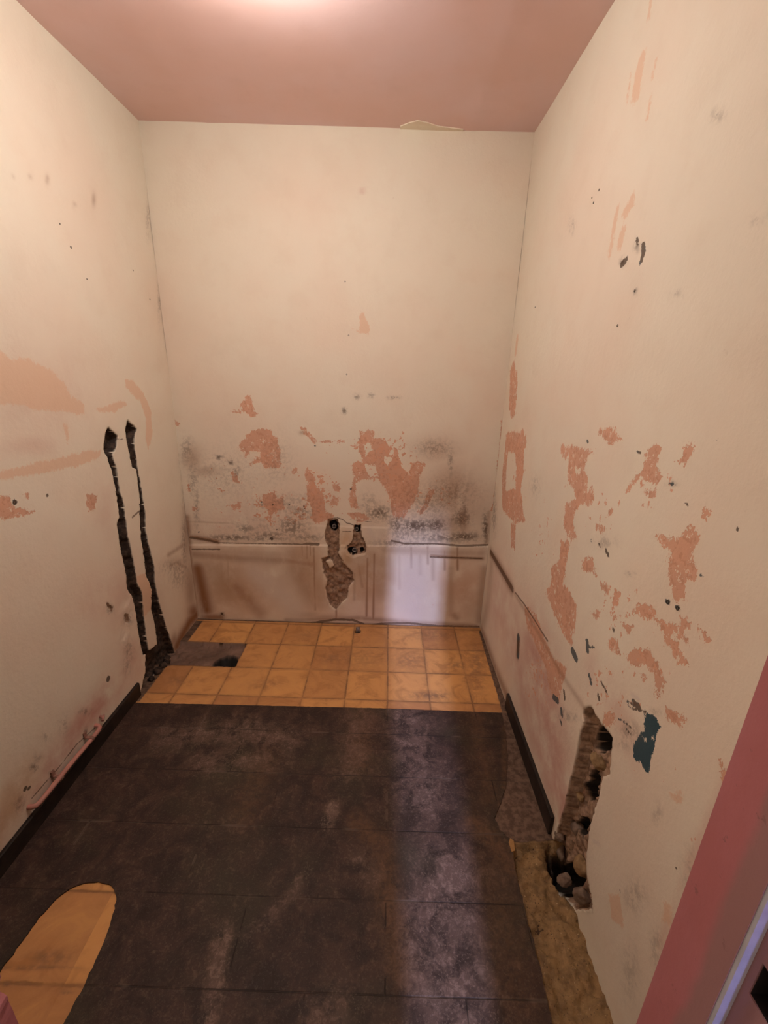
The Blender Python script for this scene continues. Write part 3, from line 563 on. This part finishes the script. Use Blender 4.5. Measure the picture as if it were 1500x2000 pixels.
def covering_material():
    t = NT('worn_dark_vinyl', .55); P = t.pos()
    sp = t.n.new('ShaderNodeSeparateXYZ'); t.l.new(P, sp.inputs[0]); x, y = sp.outputs[0], sp.outputs[1]
    nl = t.noise(P, 3, 3); nm = t.noise(P, 14, 5, .65, .6); nf = t.noise(P, 55, 5, .7, .8); nh = t.noise(P, 170, 4, .7)
    col = t.mix(t.ramp(nm, .35, .65), (0.024, 0.0125, 0.0095), (0.055, 0.028, 0.020))
    col = t.mix(t.ramp(nl, .45, .7), col, (0.040, 0.029, 0.017))
    # pale marbling worn through
    f1 = t.mth('MULTIPLY', t.mth('MULTIPLY', t.ramp(nf, .50, .66), t.ramp(nm, .42, .62)), t.mth('ADD', .35, t.at('dust'), clamp=True))
    col = t.mix(t.mth('MULTIPLY', f1, .8), col, (0.20, 0.13, 0.095))
    f2 = t.mth('MULTIPLY', t.ramp(nh, .54, .64), t.mth('ADD', .25, t.at('dust')))
    col = t.mix(t.mth('MULTIPLY', f2, .5), col, (0.24, 0.17, 0.13))
    col = t.mix(t.mth('MULTIPLY', t.at('rust'), t.ramp(nf, .2, .7)), col, (0.15, 0.075, 0.035))
    col = t.mix(t.mth('MULTIPLY', t.at('dust'), t.mth('ADD', t.mth('MULTIPLY', t.ramp(nm, .35, .6), .45), t.mth('MULTIPLY', t.ramp(nf, .45, .65), .35))), col, (0.25, 0.165, 0.125))
    sc = t.ramp(t.noise(P, 22, 6, .8, 2.5), .495, .5); sc2 = t.ramp(t.noise(P, 22, 6, .8, 2.5), .505, .5)
    col = t.mix(t.mth('MULTIPLY', t.mth('MULTIPLY', sc, sc2), .25), col, (0.28, 0.2, 0.15))
    # slab joints: 20 cm rows, joints broken by wear
    v = t.mth('FRACT', t.mth('DIVIDE', t.mth('SUBTRACT', y, T0Y-20*TY), TY)); u = t.mth('FRACT', t.mth('DIVIDE', t.mth('SUBTRACT', x, T0X-10*TX), TX*2))
    u2 = t.mth('FRACT', t.mth('DIVIDE', t.mth('SUBTRACT', x, T0X-9*TX), TX*2))
    row = t.mth('PINGPONG', t.mth('FLOOR', t.mth('DIVIDE', t.mth('SUBTRACT', y, T0Y-20*TY), TY)), 1.0)
    eu = t.mth('MULTIPLY', t.mth('MINIMUM', u, t.mth('SUBTRACT', 1.0, u)), 2.0); eu2 = t.mth('MULTIPLY', t.mth('MINIMUM', u2, t.mth('SUBTRACT', 1.0, u2)), 2.0)
    mx = t.n.new('ShaderNodeMix'); t._in(mx.inputs[0], row); t._in(mx.inputs[2], eu); t._in(mx.inputs[3], eu2); eu = mx.outputs[0]
    ev = t.mth('MINIMUM', v, t.mth('SUBTRACT', 1.0, v)); eu = t.mth('ADD', eu, t.ramp(t.noise(P, 6, 3), .53, .46))
    e = t.mth('MINIMUM', eu, ev); gr = t.ramp(e, .012, .005)
    gm = t.mth('MULTIPLY', gr, t.ramp(t.noise(P, 5, 3), .38, .55))
    col = t.mix(t.mth('MULTIPLY', gm, .75), col, (0.014, 0.008, 0.006))
    gl = t.mth('MULTIPLY', t.ramp(e, .028, .012), t.mth('MULTIPLY', t.ramp(t.noise(P, 7, 4), .52, .6), .35))
    col = t.mix(gl, col, (0.17, .12, .09))
    t._in(t.b.inputs['Roughness'], t.mth('ADD', .48, t.mth('MULTIPLY', nf, .25)))
    h = t.mth('SUBTRACT', t.mth('MULTIPLY', nf, .35), t.mth('MULTIPLY', gr, .8)); t.bump(t.mth('ADD', h, t.mth('MULTIPLY', nm, .4)), .5, .003)
    return t.out(col)
me.materials.append(covering_material())
o = bpy.data.objects.new('floor_covering', me); COL.objects.link(o); kind(o)

# =================================================================== CEILING
def ceiling_material():
    t = NT('pink_ceiling_paint', .33); P = t.pos()
    nl = t.noise(P, 2.0, 3); nm = t.noise(P, 12, 4, .6)
    col = t.mix(t.ramp(nl, .35, .65), (0.80, 0.56, 0.545), (0.78, 0.51, 0.46))
    col = t.mix(t.mth('MULTIPLY', t.ramp(nm, .5, .8), .15), col, (0.62, 0.38, 0.32))
    t.b.inputs['Specular IOR Level'].default_value = .55
    t.bump(t.mth('ADD', nm, t.mth('MULTIPLY', t.noise(P, 90, 3), .3)), .12, .004)
    return t.out(col)
CE = Sheet('C', frange(XL-.01, XR+.01, .02), frange(YF-.14, YB+.01, .02))
def lin(p, q):
    a, b = uvp('C', [p, q]); d = (b-a)/np.linalg.norm(b-a)
    return (CE.U0-a[0])*d[1]-(CE.V0-a[1])*d[0]
CE.disp = .003*fbm(CE.U0, CE.V0, 2, 3, 2)*np.clip((YB-CE.V0)/.3, 0, 1)-.0018*np.exp(-(lin((1010, 0), (945, 190))/.03)**2)-.0014*np.exp(-(lin((235, 10), (320, 120))/.03)**2)
ceil_m = ceiling_material()
kind(CE.build('ceiling', ceil_m, lambda U, V, D: np.stack([U, V, HC+D+.003], -1), flip=True))

# ------------------------------------------------------------------ simple builders
def plain(name, col, rough=.6, var=None, sc=30, bump=.2, met=0.0):
    t = NT(name, rough); P = t.pos(); n = t.noise(P, sc, 4, .6)
    c = t.mix(t.ramp(n, .35, .68), col, var or tuple(x*.7 for x in col)); t.b.inputs['Metallic'].default_value = met
    t.bump(n, bump, .002); return t.out(c)
def meshobj(name, bm, mat, parent=None, smooth_=False):
    bmesh.ops.recalc_face_normals(bm, faces=bm.faces)
    me = bpy.data.meshes.new(name); bm.to_mesh(me); bm.free(); me.materials.append(mat)
    if smooth_: me.polygons.foreach_set('use_smooth', [True]*len(me.polygons))
    o = bpy.data.objects.new(name, me); COL.objects.link(o)
    if parent: o.parent = parent
    return o
def box(bm, a, b, bevel=0.0):
    r = bmesh.ops.create_cube(bm, size=1); vs = r['verts']
    for v in vs: v.co = Vector(((a[0]+b[0])/2+v.co.x*(b[0]-a[0]), (a[1]+b[1])/2+v.co.y*(b[1]-a[1]), (a[2]+b[2])/2+v.co.z*(b[2]-a[2])))
    if bevel:
        es = list({e for v in vs for e in v.link_edges}); bmesh.ops.bevel(bm, geom=es, offset=bevel, segments=2, affect='EDGES')
def prism(bm, prof, a, b, axis='z'):
    """closed profile of (x, y) swept from z=a to z=b"""
    lo = [bm.verts.new((x, y, a)) for x, y in prof]; hi = [bm.verts.new((x, y, b)) for x, y in prof]; n = len(prof)
    for i in range(n): bm.faces.new((lo[i], lo[(i+1) % n], hi[(i+1) % n], hi[i]))
    bm.faces.new(lo[::-1]); bm.faces.new(hi)
def tube(bm, path, r, seg=14, hollow=0.0, caps=True):
    P = [Vector(p) for p in path]; rings = []; up = None
    for i, p in enumerate(P):
        d = (P[min(i+1, len(P)-1)]-P[max(i-1, 0)]).normalized()
        if up is None: up = d.orthogonal().normalized()
        a = (up-d*up.dot(d)).normalized(); up = a; b = d.cross(a); rr_ = r[i] if isinstance(r, (list, tuple)) else r
        rings.append([bm.verts.new(p+(a*math.cos(2*math.pi*k/seg)+b*math.sin(2*math.pi*k/seg))*rr_) for k in range(seg)])
    for i in range(len(rings)-1):
        for k in range(seg): bm.faces.new((rings[i][k], rings[i][(k+1) % seg], rings[i+1][(k+1) % seg], rings[i+1][k]))
    if hollow:
        d = (P[-1]-P[-2]).normalized(); L0 = rings[-1]
        inn = [bm.verts.new(P[-1]+(v.co-P[-1])*hollow) for v in L0]; deep = [bm.verts.new(v.co-d*(P[-1]-P[0]).length*.8) for v in inn]
        for k in range(seg):
            bm.faces.new((L0[k], L0[(k+1) % seg], inn[(k+1) % seg], inn[k])); bm.faces.new((inn[k], inn[(k+1) % seg], deep[(k+1) % seg], deep[k]))
        bm.faces.new(deep); bm.faces.new(rings[0][::-1])
    elif caps: bm.faces.new(rings[0][::-1]); bm.faces.new(rings[-1])
def thing(name, label, cat, loc=(0, 0, 0), group=None):
    o = bpy.data.objects.new(name, None); COL.objects.link(o); o.location = loc; o.empty_display_size = .05
    o['label'] = label; o['category'] = cat
    if group: o['group'] = group
    return o
def tag(o, label, cat, group=None):
    o['label'] = label; o['category'] = cat
    if group: o['group'] = group
    return o

# ------------------------------------------------------------------ flaked cream edge where the wall paint runs onto the ceiling
cream_m = plain('cream_paint', (.9, .80, .64), .8, (.85, .72, .56), 20)
bm = bmesh.new(); top = uvp('C', [(782,247),(800,240),(816,236),(835,240),(856,247),(880,250),(905,253)])
lo = [bm.verts.new((p[0], p[1], HC-.0005)) for p in top]; hi = [bm.verts.new((p[0], YB+.004, HC-.0005)) for p in top]
for i in range(len(lo)-1): bm.faces.new((lo[i], lo[i+1], hi[i+1], hi[i]))
ex = bmesh.ops.extrude_face_region(bm, geom=bm.faces[:])
for g in ex['geom']:
    if isinstance(g, bmesh.types.BMVert): g.co.z += .006
kind(meshobj('trim_1', bm, cream_m))

# ------------------------------------------------------------------ front wall, doorway, hall behind the camera
DX0, DX1, DH = -.455, .344, 2.03
front_m = plain('front_wall_plaster', (.62, .50, .38), .85, (.55, .42, .31), 6)
bm = bmesh.new(); W0, W1 = YF-.13, YF
box(bm, (XL-.02, W0, -.02), (DX0-.05, W1, HC+.02)); box(bm, (DX1+.05, W0, -.2), (XR+.02, W1, HC+.02)); box(bm, (DX0-.06, W0, DH+.05), (DX1+.06, W1, HC+.02))
kind(meshobj('wall_front', bm, front_m))
# pink painted frame with a rebate; the near edge of the frame is bare grey wood where the paint has rubbed off
def frame_material():
    t = NT('pink_door_frame_paint', .5); P = t.pos(); nf = t.noise(P, 60, 5, .65); nm = t.noise(P, 14, 4, .6, scale=(1, 1, .4))
    sp = t.n.new('ShaderNodeSeparateXYZ'); t.l.new(P, sp.inputs[0])
    col = t.mix(t.ramp(nm, .35, .65), (0.50, 0.19, 0.205), (0.47, 0.17, 0.175))
    wear = t.ramp(t.mth('ADD', t.mth('SUBTRACT', .2935, sp.outputs[1]), t.mth('MULTIPLY', t.mth('SUBTRACT', nm, .5), .03)), -.004, .008)
    col = t.mix(t.mth('MULTIPLY', wear, .75), col, (0.33, 0.20, 0.19))
    col = t.mix(t.mth('MULTIPLY', t.ramp(nf, .64, .70), .5), col, (0.20, 0.10, 0.10))
    t.bump(t.mth('ADD', nf, t.mth('MULTIPLY', nm, 2)), .25, .002); return t.out(col)
frame_m = frame_material()
def jamb(x0, s):
    """profile of one door post; s=+1 the post on the right; rebate 12 mm deep on the hall side"""
    p = [(x0, YF+.004), (x0, .266), (x0+s*.0125, .2655), (x0+s*.0125, .19), (x0+s*.052, .19), (x0+s*.052, YF+.004)]
    bm = bmesh.new()
    prism(bm, p if s > 0 else p[::-1], -.18 if s > 0 else -.01, DH+.03); return bm
door = bpy.data.objects.new('door_1', None); COL.objects.link(door); door.location = (0, .26, 0); kind(door)
def child(o, p): o.parent = p; o.matrix_parent_inverse = Matrix.Translation(p.location).inverted(); return o
rj = child(meshobj('door_post', jamb(DX1, 1), frame_m), door)
bm = jamb(DX0, -1)
bmesh.ops.bisect_plane(bm, geom=bm.verts[:]+bm.edges[:]+bm.faces[:], plane_co=(0, 0, .2), plane_no=(0, 0, 1))
for zc_ in np.arange(.206, 1.1, .006): bmesh.ops.bisect_plane(bm, geom=bm.verts[:]+bm.edges[:]+bm.faces[:], plane_co=(0, 0, zc_), plane_no=(0, 0, 1))
for v in bm.verts:
    if abs(v.co.x-DX0) < 1e-4 and v.co.y > YF and .19 < v.co.z < 1.1:
        g = fbm(np.array([v.co.z]), np.array([.3]), 22, 5, 4)[0]; v.co.x += -.008+.026*g; v.co.y -= .004+.012*abs(g)
lj = child(meshobj('door_post', bm, frame_m), door)
bm = bmesh.new(); box(bm, (DX0, .19, DH), (DX1, YF+.004, DH+.05)); child(meshobj('door_head', bm, frame_m), door)
# strike opening cut in the right post: a near-black liner added inside gives it painted shade
dark_m = plain('recess_shade', (.012, .008, .008), .9, (.02, .012, .012))
for ob in (rj,):
    bmc = bmesh.new(); box(bmc, (DX1+.0, .226, .880), (DX1+.035, .2545, .925)); cut = meshobj('mortise_cutter', bmc, dark_m)
    md = ob.modifiers.new('mortise', 'BOOLEAN'); md.operation = 'DIFFERENCE'; md.object = cut; md.solver = 'EXACT'
    dg = bpy.context.evaluated_depsgraph_get(); nm_ = bpy.data.meshes.new_from_object(ob.evaluated_get(dg)); ob.modifiers.clear(); ob.data = nm_; bpy.data.objects.remove(cut)
bm = bmesh.new(); box(bm, (DX1+.033, .2265, .8805), (DX1+.0348, .254, .9245)); 
box(bm, (DX1+.014, .2265, .8805), (DX1+.034, .2275, .9245)); box(bm, (DX1+.014, .2535, .8805), (DX1+.034, .254, .9245))
box(bm, (DX1+.014, .2265, .8805), (DX1+.034, .254, .8815)); box(bm, (DX1+.014, .2265, .9235), (DX1+.034, .254, .9245))
child(meshobj('mortise_shade_liner', bm, dark_m), rj)
bm = bmesh.new(); box(bm, (DX1+.0008, .2615, 0), (DX1+.0122, .2658, DH)); child(meshobj('daylit_step_strip', bm, plain('daylit_step_pale', (.52, .52, .56), .7, (.46, .46, .50), 40)), rj)  # pale strip added so the rebate step reads as daylit
# unseen hall behind, boxed in to control the light
hall_m = plain('hall_paint', (.42, .40, .42), .9, (.36, .34, .36), 5)
def quadwall(name, boxes, mat):
    bm = bmesh.new()
    for a, b in boxes: box(bm, a, b)
    return kind(meshobj(name, bm, mat))
quadwall('wall_unseen_slit', [((-1.6, -1.06, 0), (.130, -1.0, 2.5)), ((.248, -1.06, 0), (1.4, -1.0, 2.5)), ((.130, -1.06, 2.02), (.248, -1.0, 2.5)),  # slit added to cut the daylight into a narrow beam
                       ((-1.62, -1.0, 0), (-1.6, .2, 2.5)), ((1.4, -1.0, 0), (1.42, .2, 2.5)), ((-1.6, .14, 0), (XL, .2, 2.5)), ((XR, .14, 0), (1.4, .2, 2.5))], hall_m)
quadwall('floor_hall', [((-1.62, -1.06, -.05), (1.42, .2, -.012))], hall_m); quadwall('ceiling_hall', [((-1.62, -1.06, 2.5), (1.42, .24, 2.55))], hall_m)

# ------------------------------------------------------------------ baseboards
base_m = plain('black_baseboard_paint', (.016, .011, .009), .5, (.032, .021, .016), 25)
def baseboard(name, pts, zt_, th, side):
    bm = bmesh.new(); n = len(pts)
    ring = []
    for x, y in pts:
        ring.append([bm.verts.new(c) for c in ((x, y, 0.0), (x+side*th, y, 0.0), (x+side*th, y, zt_-.003), (x+side*(th-.003), y, zt_), (x, y, zt_))])
    for i in range(n-1):
        for k in range(5): bm.faces.new((ring[i][k], ring[i][(k+1) % 5], ring[i+1][(k+1) % 5], ring[i+1][k]))
    bm.faces.new(ring[0]); bm.faces.new(ring[-1][::-1]); return kind(meshobj(name, bm, base_m))
baseboard('baseboard_left', [(XL, y) for y in np.linspace(YF, 1.60, 8)], .067, .011, 1)
baseboard('baseboard_right', [(XR, y) for y in np.linspace(1.035, 1.60, 6)], .075, .011, -1)

# ------------------------------------------------------------------ pink pipe along the left wall
pipe_m = plain('pink_painted_pipe', (.52, .25, .21), .45, (.46, .21, .17), 25)
clip_m = plain('rusty_clip', (.20, .10, .07), .7, (.35, .19, .15), 60)
pr = thing('heating_pipe', 'short pink painted pipe running low along the left wall above the black baseboard', 'pipe', (XL+.02, 1.16, .09))
bm = bmesh.new(); zc = .094; xo = XL+.022
path = [(XL-.01, 1.322, zc+.006), (XL+.012, 1.321, zc+.004), (xo-.003, 1.316, zc+.001), (xo, 1.305, zc)]+[(xo+.001*math.sin(i), 1.30-.03*i, zc+.0005*i) for i in range(1, 9)]+[(xo, 1.01, zc+.003), (xo-.003, 1.000, zc+.003), (XL+.010, .996, zc+.003), (XL-.01, .995, zc+.003)]
tube(bm, path, .0078, 16); child(meshobj('pipe', bm, pipe_m, None, True), pr)
for yy in (1.262, 1.10):
    bm = bmesh.new(); n = 14
    tube(bm, [(xo, yy-.006, zc), (xo, yy+.006, zc)], .0098, 16); box(bm, (XL-.004, yy-.006, zc+.006), (xo, yy+.006, zc+.009)); box(bm, (XL-.002, yy-.007, zc+.004), (XL+.004, yy+.007, zc+.030), .001)
    child(meshobj('pipe_clip', bm, clip_m), pr)
bm = bmesh.new(); tube(bm, [(XL-.006, 1.355, zc+.018), (XL+.014, 1.350, zc+.016), (XL+.018, 1.338, zc+.012)], .0055, 12, hollow=.6)
tag(meshobj('pipe_stub', bm, pipe_m, None, True), 'tiny pink pipe end poking from the left wall beyond the long pink pipe', 'pipe')

# ------------------------------------------------------------------ pipe ends in the broken back wall and in the floor
metal_m = plain('dull_grey_pipe', (.30, .27, .25), .5, (.16, .12, .10), 60, .2, .3)
def stub(cx, cy_, r, label, name='pipe_stub', ln=.05, dy=.012, tilt=0):
    x, z = uvp('B', K('c7', [(cx, cy_)]))[0]; bm = bmesh.new()
    tube(bm, [(x, YB+dy+ln, z+tilt), (x, YB+dy+ln*.5, z+tilt*.5), (x, YB+dy, z)], r, 18, hollow=.72)
    return tag(meshobj(name, bm, metal_m, None, True), label, 'pipe')
stub(512, 365, .012, 'sawn-off pipe end deep in the upper left hole of the back wall', dy=.022)
stub(830, 395, .010, 'pale pipe end in the upper right hole of the broken back wall', dy=.012)
stub(800, 690, .013, 'pipe end in the lowest hole of the broken back wall', dy=.014)
fx, fy = -.136, 2.155
bm = bmesh.new(); tube(bm, [(fx, fy+.004, -.08), (fx, fy+.004, -.01), (fx-.001, fy+.008, .012), (fx-.002, fy+.013, .020)], .011, 18, hollow=.75)
tag(meshobj('drain_pipe_stub', bm, metal_m, None, True), 'short grey pipe end in a small hole in the ochre tiles by the back wall', 'pipe')

# ------------------------------------------------------------------ rubble stones in the right-hand cavity and chase
stone_m = plain('grey_mortar_stone', (.26, .18, .13), .9, (.13, .085, .065), 35, .6); ochre_m = plain('ochre_mortar_stone', (.34, .22, .11), .9, (.20, .12, .06), 35, .6)
def stone(loc, rad, seed, mat, label, rot=0, grp=None):
    bm = bmesh.new(); bmesh.ops.create_icosphere(bm, subdivisions=4, radius=1); rs = np.random.RandomState(seed)
    planes = [(Vector(rs.randn(3)).normalized(), .62+.25*rs.rand()) for _ in range(9)]
    from mathutils import noise as mn
    for v in bm.verts:
        for n_, d_ in planes:
            k = v.co.dot(n_)
            if k > d_: v.co -= n_*(k-d_)*.9
        v.co *= 1+.10*mn.noise(v.co*2.3+Vector((seed, 0, 0)))+.03*mn.noise(v.co*9)
        v.co = Vector((v.co.x*rad[0], v.co.y*rad[1], v.co.z*rad[2]))
    bmesh.ops.rotate(bm, verts=bm.verts, cent=(0, 0, 0), matrix=Matrix.Rotation(rot, 3, 'Y'))
    o = meshobj('mortar_lump', bm, mat, None, True); o.location = loc
    return tag(o, label, 'stone', grp)
def onR(cx, cy_, dx):
    """place on the right wall plane pushed dx into the wall along the same line of sight"""
    a, b, s = CR['c4f']; x, y = a+cx/s, b+cy_/s
    d = CM.T @ np.array([(x-750)/F, (y-1000)/F, 1.0]); t_ = (XR+dx)/d[0]; p = np.array([0, 0, CH])+t_*d; return tuple(p)
stone(onR(555, 610, .045), (.030, .036, .022), 3, ochre_m, 'ochre mortar lump bridging the slot in the right wall between its two upper black gaps', .2)
stone(onR(350, 1190, .045), (.020, .026, .020), 5, stone_m, 'brown mortar lump low in the right wall slot under the third black gap')
stone(onR(190, 1250, .012), (.014, .020, .015), 8, stone_m, 'small brown lump at the end of the right black baseboard')
stone(onR(385, 1520, .035), (.022, .026, .030), 9, ochre_m, 'ochre mortar lump at the foot of the right wall slot')
stone(onR(240, 1640, .002), (.026, .019, .015), 12, stone_m, 'flat grey stone lying in the cavity at the foot of the right wall', -.4)
stone(onR(385, 1770, .020), (.026, .028, .022), 15, stone_m, 'rounded brown lump at the near end of the cavity below the right wall')
stone(onR(370, 910, .035), (.012, .018, .012), 17, ochre_m, 'small pale mortar lump beside the second black gap of the right wall slot')
stone(onR(210, 1400, .03), (.018, .03, .03), 19, stone_m, 'dark brown block at the back of the cavity under the right wall slot')
# broken corner of a tile standing at the head of the trench
p = uvp('F', [(1001, 1652)])[0]
bm = bmesh.new(); prism(bm, [(p[0]-.009, p[1]-.022), (p[0]+.003, p[1]-.018), (p[0]+.006, p[1]+.012), (p[0]-.003, p[1]+.02), (p[0]-.011, p[1]+.006)], -.02, .0065)
tag(meshobj('tile_fragment', bm, plain('ochre_tile_chip', (.45, .25, .09), .7), None), 'small ochre tile fragment at the head of the concrete trench', 'tile')

# ------------------------------------------------------------------ black rubble at the foot of the left wall slots
rubble_m = plain('black_rubble', (.025, .017, .013), .9, (.09, .055, .038), 45, .7)
for i, (x, y, r) in enumerate([(-1.075, 1.80, .020), (-1.08, 1.755, .022), (-1.07, 1.835, .016), (-1.082, 1.70, .016), (-1.085, 1.86, .018)]):
    stone((x, y, r*.35-.004*(i in (0, 2, 4))), (r, r*1.1, r*.8), 30+i, rubble_m, 'blackened rubble lump under the left wall slots, '+['middle one of five', 'second from the black baseboard', 'second from the back wall', 'nearest the black baseboard', 'nearest the back wall'][i], 0, 'rubble at the foot of the left wall slots')

# ------------------------------------------------------------------ screw plugs left in the walls
plug_m = plain('dark_screw_plug', (.04, .03, .025), .7, (.10, .07, .05), 80)
def plug_mesh():
    bm = bmesh.new(); tube(bm, [(0, 0, -.018), (0, 0, -.004), (0, 0, .0008)], [.0028, .0032, .0036], 12, hollow=.55)
    me = bpy.data.meshes.new('wall_plug'); bmesh.ops.recalc_face_normals(bm, faces=bm.faces); bm.to_mesh(me); bm.free(); me.materials.append(plug_m); return me
PM = plug_mesh()
def plug(pl, x, y, label, grp, sc=1.0):
    u, v = uvp(pl, [(x, y)])[0]
    sh = {'B': B, 'L': L, 'R': R_}[pl]; i = min(np.searchsorted(sh.us, u), len(sh.us)-1); j = min(np.searchsorted(sh.vs, v), len(sh.vs)-1); dsp = float(sh.disp[i, j])
    loc = {'B': (u, YB-dsp, v), 'L': (XL+dsp, u, v), 'R': (XR-dsp, u, v)}[pl]
    rot = {'B': (math.pi/2, 0, 0), 'L': (0, math.pi/2, 0), 'R': (0, -math.pi/2, 0)}[pl]
    o = bpy.data.objects.new('wall_plug', PM); COL.objects.link(o); o.location = loc; o.rotation_euler = rot; o.scale = (sc, sc, 1)
    return tag(o, label, 'wall plug', grp)
for x, y, lb in [(674,550,'topmost of the dark screw plugs down the middle of the back wall'), (681,655,'dark screw plug beside the small pink scar in the middle of the back wall'), (677,731,'lowest clear dark screw plug in the middle of the back wall above the flaking band')]:
    plug('B', x, y, lb, None, .95)
for x, y, s_, lb in [(139,483,1.1,'darkest screw plug high on the left wall'), (117,437,.75,'faint screw plug above and left of the darkest one on the left wall'), (170,545,.75,'faint screw plug just below and right of the darkest one on the left wall'),
                 (260,528,.9,'screw plug on the left wall near the back corner, the higher of two'), (293,585,.9,'screw plug on the left wall near the back corner, the lower of two'), (28,981,1.6,'larger dark plug in a pink scar at the left edge of the left wall')]:
    plug('L', x, y, lb, None, s_)
for x, y, s_, q_ in [(1171,371,.9,'topmost'), (1157,386,.7,'middle'), (1160,396,.9,'lowest')]:
    plug('R', x, y, q_+' of three dark screw plugs close together high on the right wall', 'trio of screw plugs high on the right wall', s_)
for x, y, s_, lb in [(1239,568,.9,'screw plug on the right wall just below the two black chips'), (1206,636,1.0,'dark screw plug alone in the middle of the right wall'), (1045,600,.8,'screw plug on the right wall close to the back corner'),
                     (1303,1176,1.3,'dark plug below the large pink scar of the right wall, the left of two'), (1322,1188,1.3,'dark plug below the large pink scar of the right wall, the right of two')]:
    plug('R', x, y, lb, None, s_)

# ------------------------------------------------------------------ the ceiling lamp just above the frame
lamp = thing('ceiling_lamp', 'glowing flattened opal globe lamp on the pink ceiling', 'lamp', (BULB[0], BULB[1], HC))
white_m = plain('white_holder', (.7, .68, .62), .4)
bm = bmesh.new(); tube(bm, [(BULB[0], BULB[1], HC+.002), (BULB[0], BULB[1], HC-.012), (BULB[0], BULB[1], HC-.02), (BULB[0], BULB[1], HC-.048)], [.04, .038, .030, .028], 24)
child(meshobj('lamp_holder', bm, white_m, None, True), lamp)
em = bpy.data.materials.new('glowing_bulb'); em.use_nodes = True; eb = em.node_tree.nodes['Principled BSDF']
eb.inputs['Base Color'].default_value = (.9, .85, .75, 1); eb.inputs['Emission Color'].default_value = BULB_C+(1,)
RA, RH = .085, .042
sa = 2*math.pi*RA*RA*1.35
eb.inputs['Emission Strength'].default_value = BULB_W/(math.pi*sa)
bm = bmesh.new(); bmesh.ops.create_uvsphere(bm, u_segments=32, v_segments=20, radius=1)
for v in bm.verts: v.co = Vector((BULB[0]+v.co.x*RA, BULB[1]+v.co.y*RA, BULB[2]+v.co.z*RH))
child(meshobj('globe', bm, em, None, True), lamp)
